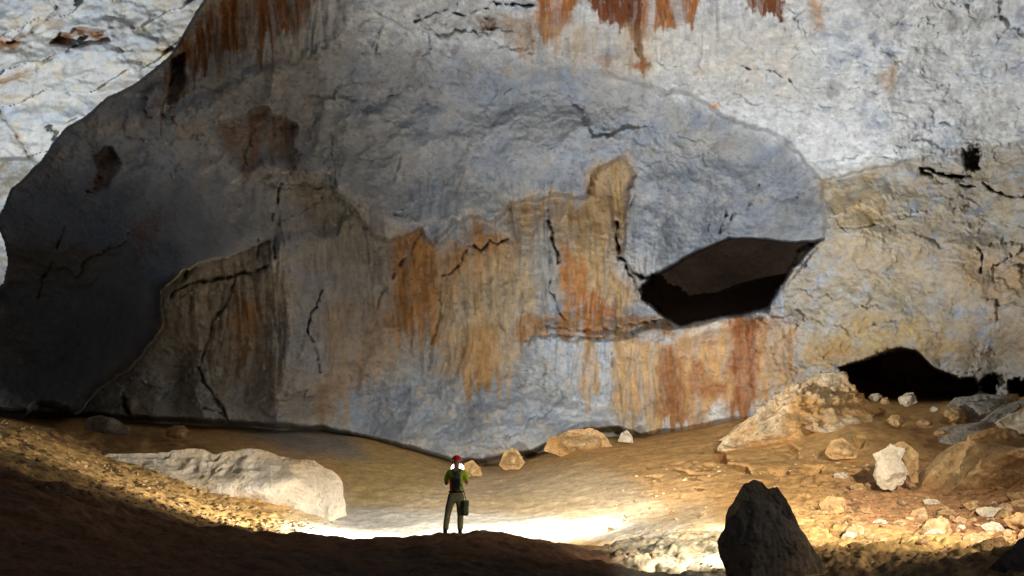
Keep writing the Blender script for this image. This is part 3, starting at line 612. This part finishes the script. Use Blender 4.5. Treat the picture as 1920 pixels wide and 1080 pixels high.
rock('rock', [(1870,790),(1900,775),(1990,765),(1990,830),(1915,835),(1890,805)], 38, 1.3, M_white, 'white block behind the big tan boulder at the right edge', seed=26, sub=5, rough=.03, cat='rock', facets=9)
rock('rock', [(1760,800),(1800,815),(1840,790),(1880,760),(1930,745),(1935,755),(1880,785),(1845,815),(1790,835),(1760,830)], 41, .5, M_grey, 'thin tilted slab running up to the right edge above the big boulder', seed=27, sub=5, rough=.012, cat='rock', facets=3)
rock('rock', [(1018,845),(1028,822),(1070,806),(1110,802),(1135,815),(1150,838),(1140,852),(1060,858)], 54.5, 1.3, M_tan, 'long low tan rock with a black gap at its right, against the wall foot', seed=30, sub=5, rough=.02, cat='rock')
rock('rock', [(935,872),(945,848),(960,838),(972,845),(985,868),(975,880),(945,882)], 54, .8, M_tan, 'small rounded ochre rock at the wall foot right of the person', seed=32, sub=4, rough=.03, cat='rock')
rock('rock', [(865,880),(872,868),(886,862),(900,876),(905,892),(875,894)], 53, .6, M_tan, 'smallest ochre rock at the wall foot, nearest the red helmet', seed=34, sub=4, rough=.03, cat='rock')
rock('rock', [(1158,828),(1164,812),(1176,806),(1186,818),(1188,832)], 55, .5, M_white, 'tiny pale rock right of the black gap in the wall foot', seed=35, sub=4, rough=.03, cat='rock')
rock('rock', [(157,800),(165,782),(190,778),(215,785),(240,800),(243,815),(165,815)], 50, 1.0, M_grey, 'grey rounded rock in the gloom at the foot of the dark left wall', seed=36, sub=4, rough=.03, cat='rock')
rock('rock', [(308,822),(310,808),(325,798),(345,798),(360,812),(358,826)], 49, .6, M_tan, 'small tan dome of rock in the gloom above the long pale boulder', seed=38, sub=4, rough=.02, cat='rock')
rock('rock', [(1815,1035),(1840,1015),(1880,1005),(1895,1020),(1850,1050),(1840,1072),(1828,1070)], 17, .3, M_tan, 'jagged tan stone beside the dark boulder in the bottom right corner', seed=40, sub=5, rough=.04, cat='rock')
rock('rock', [(1545,850),(1558,826),(1580,820),(1610,845),(1605,860),(1560,862)], 40, .8, M_tan, 'tan wedge of rock in front of the weathered rock peak', seed=42, sub=4, rough=.03, cat='rock')
for i, (x, y, r, Y_, m, lb) in enumerate([
    (1640,745,11,47.5,M_white,'small pale stone in front of the black wall opening, nearest the peak'),(1658,752,10,47,M_tan,'small tan stone just right of the pale stone by the peak'),
    (1703,748,19,47,M_white,'largest pale stone in front of the black wall opening'),(1752,768,10,45,M_white,'narrow white stone right under the black wall opening'),
    (1790,782,26,43.5,M_tan,'flat tan block below the pale flat slab'),(1735,795,14,43,M_tan2,'brown stone on the reddish slope below the black opening'),
    (1680,790,16,45,M_tan,'tan stone on the right flank of the peak'),(1765,812,12,40,M_tan2,'low brown stone left of the thin tilted slab'),
    (1895,752,20,46,M_tan2,'brown stone under the right wall near the edge of the view')]):
    a = r*1.0; rnd = np.random.RandomState(i+70)
    sil = [(x+a*(.75+.75*rnd.rand())*math.cos(t+.3*rnd.rand()), y-a*.7*(.7+.6*rnd.rand())*math.sin(t+.3*rnd.rand())) for t in np.linspace(0, 2*math.pi, 8)[:-1]]
    rock('rock', sil, Y_, r*.03, m, lb, seed=50+i, sub=4, rough=.05, facets=9, cat='stone', group='stones strewn below the black wall opening')
rr_ = np.random.RandomState(5); made = 0
while made < 64:
    x = rr_.uniform(1500, 1925); Yt = rr_.uniform(20, 38); X_ = (x-960)/F*Yt*cp; Z_ = surf(X_, Yt); a, b = proj(X_, Yt, Z_)
    if b < 880 or b > 1062 or (1345 < a < 1550 and b > 900) or (1630 < a < 1720 and b < 925) or (a > 1715 and b < 960 and Yt > 33): continue
    r0 = rr_.choice([.10, .16, .26, .42], p=[.35, .3, .2, .15]); k_ = F*r0/Yt
    sil = [(a+k_*(.7+.7*rr_.rand())*math.cos(t), b-k_*.25-k_*.75*(.6+.6*rr_.rand())*math.sin(t)) for t in np.linspace(0, 2*math.pi, 8)[:-1]]
    rock('rock', sil, Yt, r0*1.1, [M_tan, M_tan2, M_tan2, M_peak, M_white][rr_.randint(5)], 'angular stone lying loose among others on the reddish right slope', seed=300+made, sub=4, rough=.05, facets=8, cat='stone', group='angular stones on the reddish right slope', chips=16); made += 1
# loose gravel nobody could count
V = []; Fc = []; off = 0; bv, bf = ICO[2]
spots = []
for _ in range(2600):
    k = RS.rand()
    if k < .42: x, y, Yt = RS.uniform(-40, 640), 0, RS.uniform(22.5, 42)
    elif k < .85: x, y, Yt = RS.uniform(1480, 1960), 0, RS.uniform(16, 42)
    else: x, y, Yt = RS.uniform(1130, 1480), 0, RS.uniform(18, 45)
    X_ = (x-960)/F*Yt*cp; Z_ = surf(X_, Yt); a, b = proj(X_, Yt, Z_)
    if x < 640 and (b < 845 and a > 100): continue
    spots.append((X_, Yt, Z_))
for X_, Yt, Z_ in spots:
    s = .025+.11*RS.rand()**5; q = cuts(bv, 9, RS.randint(9999), .3, .7)*s*np.array([1.2, 1.1, .7])
    t = RS.rand()*6.28; q = q@np.array([[math.cos(t), math.sin(t), 0], [-math.sin(t), math.cos(t), 0], [0, 0, 1]])
    V.append(q+np.array([X_, Yt, Z_+s*.25])); Fc.append(bf+off); off += len(bv)
M_grav = rock_mat('gravel', ((.26,.15,.07), (.50,.38,.22)), scale=3, bump=.4, dist=.02, vary=.3, fine=20)
tag(mesh_obj('gravel', np.concatenate(V), np.concatenate(Fc), M_grav, smooth=False), kind='stuff')

# ================================================================== PERSON
def skin(name, chains, mat, parent, sub=2, root=0, scale=None):
    """chains: list of joints [(x,y,z,rx,ry)] and edges; grows one continuous surface"""
    verts, edges = chains
    me = bpy.data.meshes.new(name); me.from_pydata([v[:3] for v in verts], edges, [])
    o = bpy.data.objects.new(name, me); C.collection.objects.link(o)
    s = o.modifiers.new('s', 'SKIN'); s.use_smooth_shade = True
    for i, v in enumerate(verts): me.skin_vertices[0].data[i].radius = (v[3], v[4]); me.skin_vertices[0].data[i].use_root = (i == root)
    b = o.modifiers.new('b', 'SUBSURF'); b.levels = sub; b.render_levels = sub
    dg = bpy.context.evaluated_depsgraph_get(); m2 = bpy.data.meshes.new_from_object(o.evaluated_get(dg))
    o.modifiers.clear(); o.data = m2; m2.name = name; m2.materials.clear(); m2.materials.append(mat)
    o.parent = parent; return o
def soft_box(name, loc, size, mat, parent, bev=.2, seed=1, rough=.03, taper=0):
    bm = bmesh.new(); bmesh.ops.create_cube(bm, size=1)
    bmesh.ops.subdivide_edges(bm, edges=bm.edges[:], cuts=5, use_grid_fill=True)
    for v in bm.verts:
        p = v.co*2; q = Vector((abs(p.x)**6+abs(p.y)**6+abs(p.z)**6,)*3).x**(1/6) if p.length else 1
        p = p/max(1e-6, q)*1.0*(1 if q < 1 else 1) if False else p
        l = (abs(p.x)**5+abs(p.y)**5+abs(p.z)**5)**.2; m_ = max(abs(p.x), abs(p.y), abs(p.z))
        p = p*(m_/l) if l > 0 else p
        k = 1-taper*max(0, p.z)
        v.co = Vector((p.x*size[0]/2*k, p.y*size[1]/2, p.z*size[2]/2))
    V_ = np.array([v.co[:] for v in bm.verts]); bm.verts.index_update()
    V_ = V_+noise3(V_, 9, seed)[:,None]*rough*min(size)
    F_ = [[q.index for q in f.verts] for f in bm.faces]; bm.free()
    o = mesh_obj(name, V_, F_, mat, parent); o.location = loc; return o

M_skin = cloth('skin', (.42,.22,.14), .6, 40, .1); M_shirt = cloth('green_shirt', (.42,.58,.04)); M_trou = cloth('olive_trousers', (.20,.19,.10))
M_boot = cloth('boot', (.03,.025,.02), .7); M_helm = cloth('red_helmet', (.75,.015,.015), .35, 30, .06); M_pack = cloth('grey_pack', (.09,.09,.095)); M_red = cloth('red_fabric', (.35,.05,.03))
M_bag = cloth('green_bag', (.09,.11,.06)); M_black = cloth('black_rubber', (.02,.02,.02), .6)
pm = at(855, 1003, 22); gx, gy = pm.x, 21.9
gz = surf(gx, gy)
person = bpy.data.objects.new('person', None); C.collection.objects.link(person); person.location = (gx, gy, gz)
tag(person, 'person in red helmet, green shirt and olive trousers standing on the dark crest', 'person')
# joints (x right, y away from viewer, z up); the person faces away (+y)
bv_ = [(.0,.0,.93,.115,.085),(.0,.0,1.10,.11,.085),(.0,.01,1.28,.16,.105),(.0,.02,1.42,.12,.085),(.0,.03,1.49,.055,.055),(.0,.05,1.56,.062,.072),(.0,.055,1.63,.077,.095),(.0,.05,1.71,.062,.078),
       (-.17,.02,1.40,.06,.06),(-.225,.03,1.27,.05,.05),(-.235,.05,1.13,.042,.042),(-.19,.18,1.20,.036,.036),(-.12,.32,1.31,.027,.027),(-.09,.37,1.35,.032,.02),
       (.17,.02,1.40,.06,.06),(.225,.03,1.28,.05,.05),(.24,.05,1.15,.042,.042),(.19,.18,1.22,.036,.036),(.12,.32,1.31,.027,.027),(.09,.37,1.35,.032,.02),
       (-.09,.0,.86,.075,.08),(-.15,.01,.66,.078,.082),(-.185,.03,.47,.056,.06),(-.215,.0,.28,.052,.056),(-.235,-.01,.09,.036,.042),(-.24,.09,.04,.036,.03),(-.245,.17,.03,.03,.02),
       (.085,.0,.86,.075,.08),(.09,.02,.66,.078,.082),(.095,.04,.47,.056,.06),(.10,.0,.28,.052,.056),(.095,-.02,.09,.036,.042),(.10,.08,.04,.036,.03),(.105,.16,.03,.03,.02)]
be = [(0,1),(1,2),(2,3),(3,4),(4,5),(5,6),(6,7),(3,8),(8,9),(9,10),(10,11),(11,12),(12,13),(3,14),(14,15),(15,16),(16,17),(17,18),(18,19),(0,20),(20,21),(21,22),(22,23),(23,24),(24,25),(25,26),(0,27),(27,28),(28,29),(29,30),(30,31),(31,32),(32,33)]
for s, hnd in ((-1, 13), (1, 19)):          # five fingers closing on the lamp, thumb from the side of the palm
    for k, (dz, ln) in enumerate([(.030,.036),(.012,.042),(-.006,.040),(-.024,.032)]):
        a = len(bv_); bx_, by_, bz_ = bv_[hnd][:3]
        bv_.append((bx_-s*.004, by_+.03, bz_+dz, .009, .009)); bv_.append((bx_-s*.02, by_+.03+ln*.7, bz_+dz, .0085, .0085)); bv_.append((bx_-s*.045, by_+.03+ln*.8, bz_+dz-.004, .008, .008))
        be += [(hnd, a), (a, a+1), (a+1, a+2)]
    a = len(bv_); bv_.append((bx_-s*.015, by_-.005, bz_+.03, .011, .011)); bv_.append((bx_-s*.04, by_+.01, bz_+.045, .0095, .0095)); be += [(hnd, a), (a, a+1)]
body = skin('body', (bv_, be), M_skin, person)
for s in (-1, 1):
    V_, F_ = ICO[3]; o = mesh_obj('ear', V_*np.array([.014,.02,.034]), F_, M_skin, person); o.location = (s*.082,.05,1.61)
V_, F_ = ICO[3]; o = mesh_obj('nose', V_*np.array([.014,.022,.024]), F_, M_skin, person); o.location = (0,.152,1.60)
skin('shirt', ([(.0,.0,.93,.175,.14),(.0,.0,1.12,.16,.12),(.0,.01,1.28,.178,.12),(.0,.02,1.41,.125,.095),(.0,.025,1.46,.07,.068),(-.165,.02,1.395,.078,.075),(-.222,.03,1.27,.072,.068),(-.235,.045,1.19,.07,.066),(.165,.02,1.395,.078,.075),(.225,.03,1.28,.072,.068),(.238,.045,1.21,.07,.066)],
      [(0,1),(1,2),(2,3),(3,4),(3,5),(5,6),(6,7),(3,8),(8,9),(9,10)]), M_shirt, person)
skin('trousers', ([(.0,.0,1.0,.172,.135),(.0,.0,.90,.168,.138),(-.10,.0,.80,.105,.11),(-.155,.01,.64,.088,.094),(-.19,.03,.46,.07,.076),(-.215,.0,.28,.068,.072),(-.235,-.01,.10,.06,.066),(.09,.0,.80,.105,.11),(.095,.02,.64,.09,.096),(.10,.035,.46,.074,.078),(.10,.0,.28,.07,.074),(.097,-.015,.10,.06,.066)],
      [(0,1),(1,2),(2,3),(3,4),(4,5),(5,6),(1,7),(7,8),(8,9),(9,10),(10,11)]), M_trou, person)
for s, x0 in ((-1,-.237),(1,.097)):
    skin('boot', ([(x0,-.02,.20,.055,.06),(x0,-.015,.10,.05,.058),(x0,-.03,.045,.048,.045),(x0+s*.004,.07,.045,.05,.045),(x0+s*.01,.16,.035,.045,.033)], [(0,1),(1,2),(2,3),(3,4)]), M_boot, person)
# helmet: dome with a brim, chin strap and head torch
V_, F_ = ICO[4]; Vh = V_*np.array([.108,.132,.105]); lo = Vh[:,2] < -.012; Vh[lo,2] = -.012-(Vh[lo,2]+.012)*-.04; ring = np.abs(Vh[:,2]+.014) < .014
Vh[ring,0] *= 1.05; Vh[ring,1] *= 1.08
helm = mesh_obj('helmet', Vh, F_, M_helm, person); helm.location = (0,.045,1.685)
bx_ = soft_box('head_torch', (0,.145,.02), (.06,.035,.045), M_black, helm)
belt = skin('belt', ([(-.168,0,.97,.012,.02),(-.12,-.10,.97,.012,.02),(0,-.137,.97,.012,.02),(.12,-.10,.97,.012,.02),(.168,0,.97,.012,.02),(.12,.10,.97,.012,.02),(0,.137,.97,.012,.02),(-.12,.10,.97,.012,.02)], [(i, (i+1) % 8) for i in range(8)]), M_black, person, sub=1)
# backpack
bp = bpy.data.objects.new('backpack', None); C.collection.objects.link(bp); bp.location = (gx+.01, gy-.14, gz+1.0)
tag(bp, 'slim grey backpack with reddish side worn on the back of the person', 'backpack')
soft_box('pack_body', (.015,-.03,.20), (.165,.16,.44), M_pack, bp, taper=.25, rough=.06)
soft_box('side_pocket', (-.115,-.01,.14), (.06,.12,.30), M_red, bp, rough=.08, seed=4)
soft_box('front_pocket', (.03,-.115,.15), (.12,.05,.22), M_black, bp, rough=.08, seed=6)
for s in (-1, 1):
    skin('strap', ([(s*.07,-.0,.40,.02,.008),(s*.085,.05,.475,.02,.008),(s*.095,.14,.475,.02,.008),(s*.10,.27,.36,.02,.008)], [(0,1),(1,2),(2,3)]), M_pack, bp, sub=1)
# shoulder bag hanging at the hip
sb = bpy.data.objects.new('shoulder_bag', None); C.collection.objects.link(sb); sb.location = (gx+.225, gy-.03, gz+.45)
tag(sb, 'boxy dark green shoulder bag hanging at the right hip of the person', 'bag')
soft_box('bag_body', (.0,0,.16), (.13,.22,.34), M_bag, sb, rough=.05, seed=8)
soft_box('flap', (.0,-.012,.27), (.138,.225,.13), M_bag, sb, rough=.05, seed=9)
skin('strap', ([(-.0,-.02,.33,.012,.006),(-.05,-.10,.55,.012,.006),(-.14,-.135,.75,.012,.006),(-.30,-.09,.95,.012,.006),(-.345,.02,1.015,.012,.006)], [(0,1),(1,2),(2,3),(3,4)]), M_black, sb, sub=1)
# hand-held lamp glowing in front of the face
hl = bpy.data.objects.new('hand_lamp', None); C.collection.objects.link(hl); hl.location = (gx, gy+.42, gz+1.30)
tag(hl, 'lit white lamp held before the face, glowing either side of the head', 'lamp')
def disc(name, r, y0, y1, mat, parent, zc=.22, sx=1, sz=1):
    n = 40; V_ = []; 
    for y_, rr in ((y0, r*.9), (y0, r), ((y0+y1)/2, r*1.03), (y1, r), (y1, r*.9)):
        V_ += [(rr*sx*math.cos(2*math.pi*k/n), y_, zc+rr*sz*math.sin(2*math.pi*k/n)) for k in range(n)]
    me = bpy.data.meshes.new(name); Fc_ = [tuple(range(n))[::-1], tuple(range(4*n, 5*n))]
    for j in range(4): Fc_ += [(j*n+k, j*n+(k+1) % n, (j+1)*n+(k+1) % n, (j+1)*n+k) for k in range(n)]
    me.from_pydata(V_, [], [f[::-1] for f in Fc_]); me.materials.append(mat); o = bpy.data.objects.new(name, me); C.collection.objects.link(o); o.parent = parent; return o
M_glow = bpy.data.materials.new('lit_diffuser'); M_glow.use_nodes = True; b = M_glow.node_tree.nodes['Principled BSDF']
b.inputs['Emission Color'].default_value = (1,.93,.84,1); b.inputs['Emission Strength'].default_value = 3.0
disc('diffuser', .15, 0, .05, M_glow, hl, zc=.195, sx=1, sz=.85)
soft_box('lamp_grip', (0,.02,.02), (.10,.05,.17), M_black, hl)
for o in (person, bp, sb, hl):          # a person of 1.66 m
    base_ = Vector((gx, gy, gz)); o.location = base_+(o.location-base_)*.95-Vector((0, 0, .02)); o.scale = (.95,)*3
